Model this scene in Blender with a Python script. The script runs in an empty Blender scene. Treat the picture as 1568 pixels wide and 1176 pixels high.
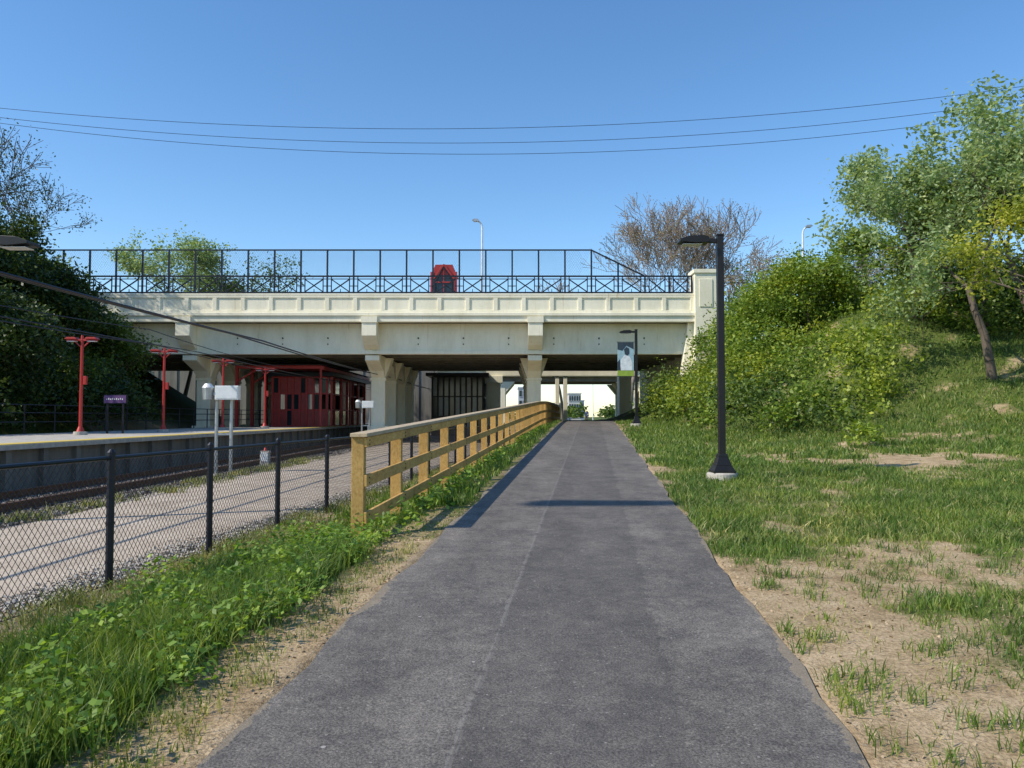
import bpy, math, random
import numpy as np
from mathutils import Vector, Matrix
R=math.radians
rng=np.random.default_rng(7); random.seed(7)
scene=bpy.context.scene
EL,BEH=42,22
SUN=Vector((-math.cos(R(EL))*math.cos(R(BEH)),-math.cos(R(EL))*math.sin(R(BEH)),math.sin(R(EL))))
# ------------------------------------------------------------------ materials
def newmat(name):
    m=bpy.data.materials.new(name); m.use_nodes=True
    nt=m.node_tree; b=nt.nodes['Principled BSDF']
    return m,nt,b
def N(nt,t,**k):
    n=nt.nodes.new(t)
    for a,v in k.items(): setattr(n,a,v)
    return n
def noise(nt,scale,detail=4,rough=.6,vec=None):
    n=N(nt,'ShaderNodeTexNoise'); n.inputs['Scale'].default_value=scale
    n.inputs['Detail'].default_value=detail; n.inputs['Roughness'].default_value=rough
    if vec: nt.links.new(vec,n.inputs['Vector'])
    return n
def ramp(nt,fac,stops):
    r=N(nt,'ShaderNodeValToRGB'); e=r.color_ramp.elements
    while len(e)<len(stops): e.new(.5)
    for i,(p,c) in enumerate(stops):
        e[i].position=p; e[i].color=(c[0],c[1],c[2],1)
    nt.links.new(fac,r.inputs[0]); return r
def mixc(nt,fac,a,b,mode='MIX'):
    n=N(nt,'ShaderNodeMix',data_type='RGBA',blend_type=mode)
    for s,v in ((0,fac),(6,a),(7,b)):
        if isinstance(v,(int,float)): n.inputs[s].default_value=v
        elif isinstance(v,tuple): n.inputs[s].default_value=(v[0],v[1],v[2],1)
        else: nt.links.new(v,n.inputs[s])
    return n.outputs[2]
def math_(nt,op,a,b=None,c=None):
    n=N(nt,'ShaderNodeMath',operation=op)
    for i,v in enumerate((a,b,c)):
        if v is None: continue
        if isinstance(v,(int,float)): n.inputs[i].default_value=v
        else: nt.links.new(v,n.inputs[i])
    return n.outputs[0]
def bump(nt,b,h,strength=.3,dist=.01):
    n=N(nt,'ShaderNodeBump'); n.inputs['Strength'].default_value=strength; n.inputs['Distance'].default_value=dist
    nt.links.new(h,n.inputs['Height']); nt.links.new(n.outputs[0],b.inputs['Normal'])
def ocoord(nt): return N(nt,'ShaderNodeTexCoord').outputs['Object']
def mapping(nt,vec,scale):
    m=N(nt,'ShaderNodeMapping'); m.inputs['Scale'].default_value=scale; nt.links.new(vec,m.inputs['Vector']); return m.outputs[0]

def simple(name,col,rough=.6,metal=0,var=.25,scale=6,streak=False,bmp=0):
    m,nt,b=newmat(name); o=ocoord(nt)
    v=mapping(nt,o,(1,1,.15)) if streak else o
    n=noise(nt,scale,6,.65,v)
    r=ramp(nt,n.outputs['Fac'],[(.3,tuple(c*(1-var) for c in col)),(.7,tuple(min(1,c*(1+var*.5)) for c in col))])
    nt.links.new(r.outputs[0],b.inputs['Base Color']); b.inputs['Roughness'].default_value=rough; b.inputs['Metallic'].default_value=metal
    if bmp: bump(nt,b,noise(nt,scale*8,5,.7,o).outputs['Fac'],bmp,.01)
    return m
def leafmat(name,c1,c2,c3,trans=.3,cs=.7,lo=.5):
    m,nt,b=newmat(name)
    g=N(nt,'ShaderNodeNewGeometry')
    r=ramp(nt,g.outputs['Random Per Island'],[(0,c1),(.55,c2),(1,c3)])
    n=noise(nt,cs,3,.6,ocoord(nt)); rr=ramp(nt,n.outputs['Fac'],[(.36,(lo,lo*1.15,lo)),(.5,(.95,.97,.9)),(.66,(1.4,1.25,1.0))])
    c=mixc(nt,1.0,r.outputs[0],rr.outputs[0],'MULTIPLY')
    nt.links.new(c,b.inputs['Base Color']); b.inputs['Roughness'].default_value=.5; b.inputs['Specular IOR Level'].default_value=.35
    t=N(nt,'ShaderNodeBsdfTranslucent'); nt.links.new(mixc(nt,1.0,c,(1.3,1.3,.6),'MULTIPLY'),t.inputs[0])
    mx=N(nt,'ShaderNodeMixShader'); mx.inputs[0].default_value=trans
    nt.links.new(b.outputs[0],mx.inputs[1]); nt.links.new(t.outputs[0],mx.inputs[2])
    nt.links.new(mx.outputs[0],nt.nodes['Material Output'].inputs[0]); return m
# ------------------------------------------------------------------ mesh builder
class MB:
    def __init__(s): s.v=[];s.f=[];s.m=[];s.mats=[]
    def mi(s,mat):
        if mat not in s.mats: s.mats.append(mat)
        return s.mats.index(mat)
    def add(s,vs,fs,mat):
        o=len(s.v); i=s.mi(mat); s.v+= [tuple(v) for v in vs]
        for f in fs: s.f.append([o+k for k in f]); s.m.append(i)
    def box(s,x0,x1,y0,y1,z0,z1,mat):
        s.add([(x0,y0,z0),(x1,y0,z0),(x1,y1,z0),(x0,y1,z0),(x0,y0,z1),(x1,y0,z1),(x1,y1,z1),(x0,y1,z1)],
          [(0,3,2,1),(4,5,6,7),(0,1,5,4),(1,2,6,5),(2,3,7,6),(3,0,4,7)],mat)
    def beam(s,p0,p1,w,h,mat,up=(0,0,1)):
        p0=Vector(p0);p1=Vector(p1);d=(p1-p0).normalized();u=Vector(up)
        if abs(d.dot(u))>.98: u=Vector((0,1,0))
        a=d.cross(u).normalized()*w/2; b=a.cross(d).normalized()*h/2
        vs=[p+sa*a+sb*b for p in (p0,p1) for sa,sb in ((-1,-1),(1,-1),(1,1),(-1,1))]
        s.add(vs,[(3,2,1,0),(4,5,6,7),(0,1,5,4),(1,2,6,5),(2,3,7,6),(3,0,4,7)],mat)
    def tube(s,p0,p1,r0,r1,n,mat,cap=True):
        p0=Vector(p0);p1=Vector(p1);d=(p1-p0)
        if d.length<1e-6: return
        d.normalize(); u=Vector((0,0,1)) if abs(d.z)<.9 else Vector((1,0,0))
        a=d.cross(u).normalized(); b=d.cross(a)
        vs=[]
        for p,r in ((p0,r0),(p1,r1)):
            for i in range(n):
                t=2*math.pi*i/n; vs.append(p+a*math.cos(t)*r+b*math.sin(t)*r)
        fs=[(i,(i+1)%n,n+(i+1)%n,n+i) for i in range(n)]
        if cap: fs+= [tuple(range(n))[::-1],tuple(range(n,2*n))]
        s.add(vs,fs,mat)
    def path(s,pts,r,n,mat):
        for a,b in zip(pts[:-1],pts[1:]): s.tube(a,b,r,r,n,mat,False)
    def prismx(s,prof,x0,x1,mat):
        n=len(prof); vs=[(x0,y,z) for y,z in prof]+[(x1,y,z) for y,z in prof]
        s.add(vs,[(i,(i+1)%n,n+(i+1)%n,n+i) for i in range(n)]+[tuple(range(n))[::-1],tuple(range(n,2*n))],mat)
    def prismy(s,prof,y0,y1,mat):
        n=len(prof); vs=[(x,y0,z) for x,z in prof]+[(x,y1,z) for x,z in prof]
        s.add(vs,[(i,(i+1)%n,n+(i+1)%n,n+i) for i in range(n)]+[tuple(range(n))[::-1],tuple(range(n,2*n))],mat)
    def build(s,name,bevel=0,smooth=False):
        me=bpy.data.meshes.new(name); me.from_pydata(s.v,[],s.f)
        for m in s.mats: me.materials.append(m)
        me.polygons.foreach_set('material_index',s.m)
        import bmesh
        bm=bmesh.new(); bm.from_mesh(me); bmesh.ops.recalc_face_normals(bm,faces=bm.faces); bm.to_mesh(me); bm.free()
        if smooth: me.polygons.foreach_set('use_smooth',[True]*len(me.polygons))
        ob=bpy.data.objects.new(name,me); scene.collection.objects.link(ob)
        if bevel:
            b=ob.modifiers.new('bevel','BEVEL'); b.width=bevel; b.segments=2; b.limit_method='ANGLE'
        return ob
def npmesh(name,V,loops,sizes,mats,parent=None,midx=None):
    me=bpy.data.meshes.new(name); V=np.asarray(V,dtype=np.float32)
    me.vertices.add(len(V)); me.vertices.foreach_set('co',V.ravel())
    me.loops.add(len(loops)); me.loops.foreach_set('vertex_index',np.asarray(loops,dtype=np.int32))
    me.polygons.add(len(sizes)); st=np.concatenate([[0],np.cumsum(sizes)[:-1]]).astype(np.int32)
    me.polygons.foreach_set('loop_start',st); me.polygons.foreach_set('loop_total',np.asarray(sizes,dtype=np.int32))
    for m in mats: me.materials.append(m)
    if midx is not None: me.polygons.foreach_set('material_index',midx)
    me.update(calc_edges=True); me.validate()
    ob=bpy.data.objects.new(name,me); scene.collection.objects.link(ob)
    if parent: ob.parent=parent
    return ob
def leaves(name,P,size,mat,parent=None,up=.3,aspect=.55):
    n=len(P); L=size*rng.uniform(.6,1.35,n)[:,None] if np.isscalar(size) else size[:,None]*rng.uniform(.7,1.3,n)[:,None]
    nr=rng.normal(size=(n,3)); nr[:,2]=np.abs(nr[:,2])+up; nr/=np.linalg.norm(nr,axis=1)[:,None]
    a=np.cross(nr,rng.normal(size=(n,3))); a/=np.linalg.norm(a,axis=1)[:,None]; b=np.cross(nr,a)
    V=np.stack([P-a*L/2,P+b*L*aspect/2-a*L*.05,P+a*L/2,P-b*L*aspect/2-a*L*.05],1).reshape(-1,3)
    return npmesh(name,V,np.arange(4*n),np.full(n,4),[mat],parent)
def blades(name,P,h,w,mat,lean=.35):
    n=len(P); th=rng.uniform(0,2*math.pi,n); ph=rng.uniform(0,2*math.pi,n)
    s=np.stack([np.cos(th),np.sin(th),np.zeros(n)],1)*(w/2)[:,None]
    l=np.stack([np.cos(ph),np.sin(ph),np.zeros(n)],1)*(h*lean*rng.uniform(.2,1.6,n))[:,None]
    up=np.zeros((n,3)); up[:,2]=h
    m=P+up*.55+l*.35; t=P+up*rng.uniform(.75,1,n)[:,None]+l
    V=np.stack([P-s,P+s,m+s*.8,m-s*.8,t],1).reshape(-1,3)
    base=(np.arange(n)*5)[:,None]; lo=np.concatenate([base+np.array([0,1,2,3]),base+np.array([3,2,4])],1).ravel()
    return npmesh(name,V,lo,np.tile([4,3],n),[mat])
# ------------------------------------------------------------------ value noise
_g=rng.random((256,256))
def vn(x,y):
    x=np.asarray(x,float);y=np.asarray(y,float)
    xi=np.floor(x).astype(int);yi=np.floor(y).astype(int);fx=x-xi;fy=y-yi
    fx=fx*fx*(3-2*fx);fy=fy*fy*(3-2*fy);a=xi&255;b=yi&255;a1=(xi+1)&255;b1=(yi+1)&255
    return (_g[a,b]*(1-fx)+_g[a1,b]*fx)*(1-fy)+(_g[a,b1]*(1-fx)+_g[a1,b1]*fx)*fy
def fbm(x,y): return (vn(x,y)+.5*vn(x*2.1+7,y*2.1+3)+.25*vn(x*4.3+1,y*4.3+9))/1.75
def ss(t): t=np.clip(t,0,1); return t*t*(3-2*t)
def pz(y):
    y=np.asarray(y,float); s=np.clip(y-40,0,12)
    return np.where(y<40,.031*y,1.24+.031*(s-s*s/24))-.9*ss((y-60)/60)
def H(x,y):
    x=np.asarray(x,float);y=np.asarray(y,float);u=x-.1*y
    L=ss((-u-1.9)/2.3); z=pz(y)*(1-L)+.1*L
    z=z-.16*ss((-x-7.7)/.6)*(u<-3)
    far=1-ss((y-58)/18)*.95
    z=z+4.7*ss((x-6.8)/9.5)*ss((y-19)/17)*far+.05*np.clip(x-6,0,40)*ss((y+5)/10)*far
    z=z+5.5*ss((-x-19)/9)*ss((y-2)/20)*far
    z=z+(fbm(x*.3+4,y*.3)-.5)*1.3*ss((x-9)/4)*ss((y-22)/5)*far
    off=ss((u-1.5)/1.5)+ss((-u-2.2)/1)*ss((u+4.6)/.6)
    z=z+(fbm(x*.9,y*.9)-.5)*.12*off
    return z
def grassmask(x,y):
    u=x-.1*y; n=fbm(x*1.1+5,y*.8+9); n2=fbm(x*3+50,y*3+20)
    d=u-1.25
    band=ss((y-7.0)/3.0)*(1-.45*ss((y-16)/7))
    gR=.33+.52*band+(n-.5)*1.9+(n2-.5)*1.2-.30*(1-ss(d/.6))+.10*ss((d-5)/4)+.35*ss((y-21)/3)
    patch=np.exp(-(((x-9.3)/2.2)**2+((y-18.2)/1.5)**2)); gR-=.9*patch
    e=-1.79-u
    gL=.3+.85*ss((e-.45)/.5)*(1-ss((e-1.7)/.6))+(n-.5)*1.1+(n2-.5)*.6-.3*(1-ss(e/.3))
    gL-=.45*ss((y-8)/1)*(1-ss((y-9.5)/.8))*(e<1.2)
    gF=np.where(y>9.2,.70+(n-.5),gL); gL=gF*np.where(u<-4.0,.3,1)
    g=np.where(u>-.3,gR,gL)
    return np.clip(g,0,1)
# ------------------------------------------------------------------ ground
def ground():
    us=np.concatenate([-np.geomspace(1500,13,26),np.arange(-12.5,-5,.35),np.arange(-5,-1.8,.12),[-1.79,-1.76,-.3,1.22,1.25],np.arange(1.32,9,.16),np.arange(9,26,.5),np.geomspace(26.5,1500,22)])
    vs=np.concatenate([[-300,-60,-20,-8],np.arange(-4,24,.18),np.arange(24,70,.5),np.geomspace(71,2500,36)])
    U,Vv=np.meshgrid(us,vs); X=U+.1*Vv; Y=Vv; Z=H(X,Y)
    inside=(U>-1.78)&(U<1.24); Z=np.where(inside,Z-.03,Z)
    ny,nx=U.shape; V=np.stack([X,Y,Z],2).reshape(-1,3)
    i=np.arange(ny-1)[:,None]*nx+np.arange(nx-1)[None,:]
    lo=np.stack([i,i+1,i+nx+1,i+nx],2).reshape(-1)
    m,nt,b=newmat('soil_and_grass'); o=ocoord(nt)
    att=N(nt,'ShaderNodeAttribute',attribute_name='mask'); sep=N(nt,'ShaderNodeSeparateColor'); nt.links.new(att.outputs['Color'],sep.inputs[0])
    n1=noise(nt,3,8,.7,o); n2=noise(nt,40,4,.7,o); n3=noise(nt,9,6,.75,o)
    dirt=ramp(nt,n1.outputs['Fac'],[(.3,(.27,.185,.10)),(.5,(.43,.315,.185)),(.7,(.55,.42,.27))])
    dirt2=mixc(nt,.75,dirt.outputs[0],ramp(nt,n2.outputs['Fac'],[(.35,(.45,.42,.38)),(.5,(1,1,1)),(.65,(1.3,1.3,1.3))]).outputs[0],'MULTIPLY')
    gr=ramp(nt,n3.outputs['Fac'],[(.3,(.045,.065,.014)),(.55,(.10,.13,.032)),(.75,(.22,.21,.085))])
    f=math_(nt,'ADD',sep.outputs[0],math_(nt,'MULTIPLY',math_(nt,'SUBTRACT',n3.outputs['Fac'],.5),1.2))
    fr=ramp(nt,f,[(.35,(0,0,0)),(.75,(1,1,1))])
    c=mixc(nt,fr.outputs[0],dirt2,gr.outputs[0])
    vo=N(nt,'ShaderNodeTexVoronoi'); vo.inputs['Scale'].default_value=14; nt.links.new(o,vo.inputs['Vector'])
    gv=mixc(nt,.65,(.24,.21,.18),vo.outputs['Color'],'MULTIPLY')
    gv=mixc(nt,.5,gv,(.22,.195,.16))
    c=mixc(nt,sep.outputs[1],c,gv)
    nt.links.new(c,b.inputs['Base Color']); b.inputs['Roughness'].default_value=.95; b.inputs['Specular IOR Level'].default_value=.1
    bump(nt,b,mixc(nt,.5,n2.outputs['Fac'],n1.outputs['Fac']),.9,.04)
    ob=npmesh('ground',V,lo,np.full((ny-1)*(nx-1),4),[m])
    ob.data.polygons.foreach_set('use_smooth',[True]*len(ob.data.polygons))
    g=grassmask(X,Y)
    far=(np.hypot(X,Y)>60)|(X<-19); g=np.where(far,1,g)
    grav=((X<-7.4)&(X>-19)&(Y<90)&(U<-3)).astype(float)*np.clip(.55+fbm(X,Y)*.9,0,1)
    grav=np.where((U<-4.35)&(X>-7.5),.35+.5*fbm(X*2,Y*2),grav)
    col=np.stack([g,grav,g*0,g*0+1],2).reshape(-1,4).astype(np.float32)
    a=ob.data.color_attributes.new('mask','FLOAT_COLOR','POINT'); a.data.foreach_set('color',col.ravel())
ground()
def strip(name,f0,f1,y0,y1,dy,lift,mat,nu=6,zf=None):
    ys=np.arange(y0,y1+dy*.5,dy); V=[];t=np.linspace(0,1,nu)
    for y in ys:
        a,b=f0(y),f1(y)
        for k in t:
            x=a+(b-a)*k; V.append((x,y,float((zf(x,y) if zf else H(x,y)))+lift))
    lo=[]
    for j in range(len(ys)-1):
        for i in range(nu-1):
            q=j*nu+i; lo+=[q,q+1,q+nu+1,q+nu]
    ob=npmesh(name,V,lo,[4]*((len(ys)-1)*(nu-1)),[mat]); ob.data.polygons.foreach_set('use_smooth',[True]*len(ob.data.polygons)); return ob
# asphalt path
m,nt,b=newmat('asphalt'); o=ocoord(nt)
sx=N(nt,'ShaderNodeSeparateXYZ'); nt.links.new(o,sx.inputs[0])
u=math_(nt,'SUBTRACT',sx.outputs[0],math_(nt,'MULTIPLY',sx.outputs[1],.1))
big=noise(nt,.8,6,.6,mapping(nt,o,(1.6,.35,1))); fine=noise(nt,75,3,.8,o); mid=noise(nt,12,8,.75,o); lo_=noise(nt,2.3,7,.7,o)
c=ramp(nt,big.outputs['Fac'],[(.32,(.108,.098,.089)),(.7,(.170,.154,.139))]).outputs[0]
c=mixc(nt,.9,c,ramp(nt,fine.outputs['Fac'],[(.33,(.35,.35,.36)),(.5,(1,1,1)),(.66,(1.9,1.86,1.78))]).outputs[0],'MULTIPLY')
c=mixc(nt,.7,c,ramp(nt,mid.outputs['Fac'],[(.3,(.58,.58,.60)),(.7,(1.45,1.43,1.38))]).outputs[0],'MULTIPLY')
c=mixc(nt,.8,c,ramp(nt,lo_.outputs['Fac'],[(.33,(.68,.68,.69)),(.6,(1.25,1.23,1.18))]).outputs[0],'MULTIPLY')
wob=noise(nt,1.5,6,.7,o)
dd=math_(nt,'ABSOLUTE',math_(nt,'ADD',math_(nt,'ADD',u,.66),math_(nt,'MULTIPLY',math_(nt,'SUBTRACT',wob.outputs['Fac'],.5),.10)))
seam=math_(nt,'MULTIPLY',math_(nt,'LESS_THAN',dd,.018),math_(nt,'GREATER_THAN',mid.outputs['Fac'],.47))
c=mixc(nt,math_(nt,'MULTIPLY',seam,.45),c,(.25,.23,.205))
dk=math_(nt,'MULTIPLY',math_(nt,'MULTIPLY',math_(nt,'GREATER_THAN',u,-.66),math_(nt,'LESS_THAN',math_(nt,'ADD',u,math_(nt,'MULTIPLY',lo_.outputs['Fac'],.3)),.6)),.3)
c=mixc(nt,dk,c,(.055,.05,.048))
vo=N(nt,'ShaderNodeTexVoronoi'); vo.inputs['Scale'].default_value=4.5; nt.links.new(o,vo.inputs['Vector'])
sp=math_(nt,'LESS_THAN',math_(nt,'ADD',vo.outputs['Distance'],math_(nt,'MULTIPLY',mid.outputs['Fac'],.08)),.095)
sv=N(nt,'ShaderNodeSeparateColor'); nt.links.new(vo.outputs['Color'],sv.inputs[0])
sp=math_(nt,'MULTIPLY',sp,math_(nt,'GREATER_THAN',sv.outputs[0],.82))
c=mixc(nt,math_(nt,'MULTIPLY',sp,.8),c,(.42,.39,.35))
vo=N(nt,'ShaderNodeTexVoronoi'); vo.inputs['Scale'].default_value=22; nt.links.new(o,vo.inputs['Vector'])
sv=N(nt,'ShaderNodeSeparateColor'); nt.links.new(vo.outputs['Color'],sv.inputs[0])
sp=math_(nt,'MULTIPLY',math_(nt,'LESS_THAN',vo.outputs['Distance'],.16),math_(nt,'GREATER_THAN',sv.outputs[0],.84))
c=mixc(nt,math_(nt,'MULTIPLY',sp,.7),c,(.34,.31,.28))
ed=math_(nt,'ABSOLUTE',math_(nt,'ADD',u,.27))
edf=math_(nt,'MULTIPLY',math_(nt,'GREATER_THAN',math_(nt,'ADD',ed,math_(nt,'MULTIPLY',math_(nt,'SUBTRACT',wob.outputs['Fac'],.5),.4)),1.50),.5)
c=mixc(nt,edf,c,(.33,.26,.17))
nt.links.new(c,b.inputs['Base Color']); b.inputs['Roughness'].default_value=.82; b.inputs['Specular IOR Level'].default_value=.3
bump(nt,b,fine.outputs['Fac'],.8,.01)
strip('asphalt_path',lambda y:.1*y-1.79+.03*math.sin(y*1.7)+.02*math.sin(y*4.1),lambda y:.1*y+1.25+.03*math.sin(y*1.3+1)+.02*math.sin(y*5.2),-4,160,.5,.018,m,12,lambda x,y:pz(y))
# service road
m,nt,b=newmat('worn_concrete_road'); o=ocoord(nt)
a_=noise(nt,1.2,8,.7,o); b_=noise(nt,30,5,.75,o)
c=ramp(nt,a_.outputs['Fac'],[(.3,(.36,.285,.21)),(.55,(.50,.41,.31)),(.75,(.57,.48,.375))]).outputs[0]
c=mixc(nt,.8,c,ramp(nt,b_.outputs['Fac'],[(.33,(.55,.53,.5)),(.5,(1,1,1)),(.7,(1.25,1.25,1.25))]).outputs[0],'MULTIPLY')
nt.links.new(c,b.inputs['Base Color']); b.inputs['Roughness'].default_value=.9; bump(nt,b,b_.outputs['Fac'],.5,.01)
strip('service_road',lambda y:-7.3+.15*math.sin(y*.6),lambda y:.1*y-4.95+.12*math.sin(y*.9),-4,90,.5,.02,m,8)
# ------------------------------------------------------------------ common mats
def mk_cream():
    m,nt,b=newmat('painted_concrete'); o=ocoord(nt)
    n=noise(nt,1.1,7,.7,mapping(nt,o,(1,1,.35))); st=noise(nt,2.2,5,.75,mapping(nt,o,(2.5,2.5,.12)))
    c=ramp(nt,n.outputs['Fac'],[(.28,(.74,.68,.49)),(.6,(.90,.84,.65))]).outputs[0]
    s=ramp(nt,st.outputs['Fac'],[(.60,(1,1,1)),(.74,(.62,.44,.27))]).outputs[0]
    c=mixc(nt,.65,c,s,'MULTIPLY'); nt.links.new(c,b.inputs['Base Color']); b.inputs['Roughness'].default_value=.75
    bump(nt,b,noise(nt,20,4,.6,o).outputs['Fac'],.15,.01); return m
cream=mk_cream()
under=simple('shade_darkened_soffit',(.20,.18,.14),.9,0,.35,1.5)  # soffit colour darkened to deepen the shade under the deck
iron=simple('black_iron',(.012,.014,.022),.45,.3,.2,5)
bronze=simple('dark_bronze_paint',(.022,.020,.019),.42,.4,.2,5)
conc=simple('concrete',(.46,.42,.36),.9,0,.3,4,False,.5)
conc_d=simple('dark_streaked_concrete',(.20,.18,.15),.9,0,.45,1.4,True,.4)  # darker concrete tone with vertical streaks
white=simple('white_enamel',(.74,.74,.72),.4,.1,.12,4)
galv=simple('galvanised_steel',(.45,.46,.46),.4,.7,.2,8)
redp=simple('red_paint',(.45,.035,.028),.45,.1,.2,5)
yellow=simple('yellow_tactile_strip',(.62,.45,.08),.8,0,.2,6)
def flat(name,c,r):
    m,nt,b=newmat(name); n=noise(nt,2,3,.5,ocoord(nt)); rr=ramp(nt,n.outputs['Fac'],[(.3,tuple(k*.7 for k in c)),(.7,c)])
    nt.links.new(rr.outputs[0],b.inputs['Base Color']); b.inputs['Roughness'].default_value=r; return m
glass=flat('dark_glass',(.02,.035,.045),.12); rglass=flat('red_panel',(.42,.04,.03),.35); pglass=flat('pale_glass',(.28,.34,.38),.2)
rail_steel=simple('rusty_rail',(.16,.09,.055),.6,.5,.4,9)
sleeper=simple('sleeper_wood',(.08,.06,.045),.95,0,.4,6)
m,nt,b=newmat('treated_pine'); o=ocoord(nt); g=N(nt,'ShaderNodeNewGeometry')
w=noise(nt,5,8,.7,mapping(nt,o,(9,1.0,4))); n2=noise(nt,2,4,.6,o)
c=ramp(nt,w.outputs['Fac'],[(.3,(.36,.19,.05)),(.5,(.58,.345,.10)),(.7,(.68,.45,.17))]).outputs[0]
c=mixc(nt,1.0,c,ramp(nt,g.outputs['Random Per Island'],[(0,(.74,.74,.70)),(1,(1.12,1.1,1.05))]).outputs[0],'MULTIPLY')
c=mixc(nt,.5,c,ramp(nt,n2.outputs['Fac'],[(.35,(.7,.68,.62)),(.6,(1.05,1.05,1.05))]).outputs[0],'MULTIPLY')
nt.links.new(c,b.inputs['Base Color']); b.inputs['Roughness'].default_value=.75; bump(nt,b,w.outputs['Fac'],.3,.004); wood=m
m,nt,b=newmat('weathered_cap_board'); o=ocoord(nt)
w=noise(nt,5,8,.7,mapping(nt,o,(9,1.0,4)))
c=ramp(nt,w.outputs['Fac'],[(.3,(.34,.25,.15)),(.6,(.50,.39,.25))]).outputs[0]
nt.links.new(c,b.inputs['Base Color']); b.inputs['Roughness'].default_value=.8; capw=m
# ------------------------------------------------------------------ wooden railing
mb=MB(); ur=-2.80
def rp(y,du,dz): return (ur+du+.1*y, y, float(pz(y))+dz)
ys=[9.65+1.86*i for i in range(0,32)]
for i,y in enumerate(ys):
    x,_,z=rp(y,0,0); zb=float(H(x,y))-.15
    mb.beam((x,y,zb),(x,y,z+1.16),.15,.15,wood,(0,1,0))
    if i<len(ys)-1:
        y2=ys[i+1]
        e0=-.12 if i==0 else 0.004
        mb.beam(rp(y+e0,0.03,1.185),rp(y2-.004,0.03,1.185),.21,.045,capw)
        for dz,hh in ((1.098,.115),(.64,.14),(.20,.14)):
            mb.beam(rp(y+(e0 if i==0 else .004)*.6,.098,dz),rp(y2-.004,.098,dz),.042,hh,wood)
        for dz in (1.12,1.07,.67,.61,.23,.17):
            mb.tube((rp(y+.03,.118,dz)[0],y+.03,rp(y,0,dz)[2]),(rp(y+.03,.128,dz)[0],y+.03,rp(y,0,dz)[2]),.012,.012,6,iron)
mb.build('wooden_railing',.006)
# ------------------------------------------------------------------ chain link fence
def chain(name,fx,y0,y1,posts,z0f,hgt,step=.07,wire=.0028,postr=.035,mat=iron):
    mb=MB()
    for y in posts:
        x=fx(y); mb.tube((x,y,z0f(y)-.1),(x,y,z0f(y)+hgt+.05),postr,postr,10,mat)
        mb.tube((x,y,z0f(y)+hgt+.05),(x,y,z0f(y)+hgt+.08),postr*1.15,postr*.4,10,mat)
        for k in (.2,.5,.8): mb.tube((x,y,z0f(y)+hgt*k),(x,y,z0f(y)+hgt*k+.02),postr*1.15,postr*1.15,10,mat)
    yy=list(np.arange(y0,y1,1.0))+[y1]
    mb.path([(fx(y),y,z0f(y)+hgt) for y in yy],.02,8,mat)
    mb.path([(fx(y),y,z0f(y)+.05) for y in yy],.004,4,mat)
    y=y0
    while y<y1-hgt:
        for s in (0,1):
            a=y if s==0 else y+hgt*.8; b=y+hgt*.8 if s==0 else y
            mb.tube((fx(a)+.01*s-.03,a,z0f(a)+.04),(fx(b)+.01*s-.03,b,z0f(b)+hgt),wire,wire,3,mat,False)
        y+=step
    return mb.build(name)
chain('chain_link_fence',lambda y:-4.45+.1*y,2.5,44,[3.4,5.45,7.45,9.38,11.4,13.5]+[15.6+2.1*i for i in range(14)],lambda y:.11,1.21)
# ------------------------------------------------------------------ street lamps
def lamp(name,x,y,zb,h,dirx=-1,banner=False,pole=.062):
    mb=MB(); z=zb
    mb.tube((x,y,z-.3),(x,y,z+.11),.30,.295,32,conc); mb.tube((x,y,z+.11),(x,y,z+.135),.295,.27,32,conc); z+=.135
    for (a,b2,h0,h1) in ((.215,.215,0,.04),(.205,.15,.04,.14),(.15,.095,.14,.30),(.095,.085,.30,.36)):
        vs=[(x+sx*a,y+sy*a,z+h0) for sx,sy in ((-1,-1),(1,-1),(1,1),(-1,1))]+[(x+sx*b2,y+sy*b2,z+h1) for sx,sy in ((-1,-1),(1,-1),(1,1),(-1,1))]
        mb.add(vs,[(3,2,1,0),(4,5,6,7),(0,1,5,4),(1,2,6,5),(2,3,7,6),(3,0,4,7)],bronze)
    top=zb+h
    mb.box(x-pole,x+pole,y-pole,y+pole,z+.3,top,bronze)
    mb.box(x-pole-.008,x+pole+.008,y-pole-.008,y+pole+.008,top,top+.03,bronze)
    d=dirx
    mb.beam((x+d*pole,y,top-.10),(x+d*.30,y,top-.09),.07,.09,bronze)
    pr=[(.24,-.15),(.24,-.05),(.34,-.015),(.62,-.03),(.80,-.09),(.80,-.135),(.5,-.165)]
    mb.prismy([(x+d*a,top+c) for a,c in pr],y-.17,y+.17,bronze)
    mb.box(min(x+d*.36,x+d*.74),max(x+d*.36,x+d*.74),y-.12,y+.12,top-.185,top-.172,white)
    if banner:
        sky_=simple('banner_light_blue',(.34,.50,.56),.6); dk_=simple('banner_dark_figure',(.03,.05,.07),.6); wt=simple('banner_white',(.75,.78,.78),.6)
        gr=simple('banner_green',(.30,.42,.05),.6)
        a,b_=x-.92,x-.12; t=top-.62; f=y-.011
        mb.box(a,b_,y-.006,y+.006,top-2.0,t,sky_); mb.box(a,b_,y-.007,y+.007,top-2.28,top-2.0,gr)
        P=lambda pts,mt,k:mb.prismy([(a+.8*px,t-1.38*pz_) for px,pz_ in pts],f-.002*k,f+.003-.002*k,mt)
        P([(0,0),(1,0),(1,.25),(.55,.12),(.3,.3),(0,.25)],dk_,0)
        P([(.15,1),(.2,.62),(.42,.45),(.75,.5),(.92,.75),(.9,1)],wt,1)
        P([(.45,.42),(.4,.25),(.55,.16),(.72,.22),(.72,.40),(.6,.48)],dk_,2)
        P([(.0,1),(.0,.7),(.14,.6),(.2,1)],dk_,1)
        for zz in (top-.60,top-2.30): mb.beam((x,y,zz),(x+d*.95,y,zz),.025,.025,bronze)
    return mb.build(name,.006 if not banner else 0)
lamp('street_lamp',4.04,15.5,float(H(4.04,15.5)),4.72)
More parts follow.
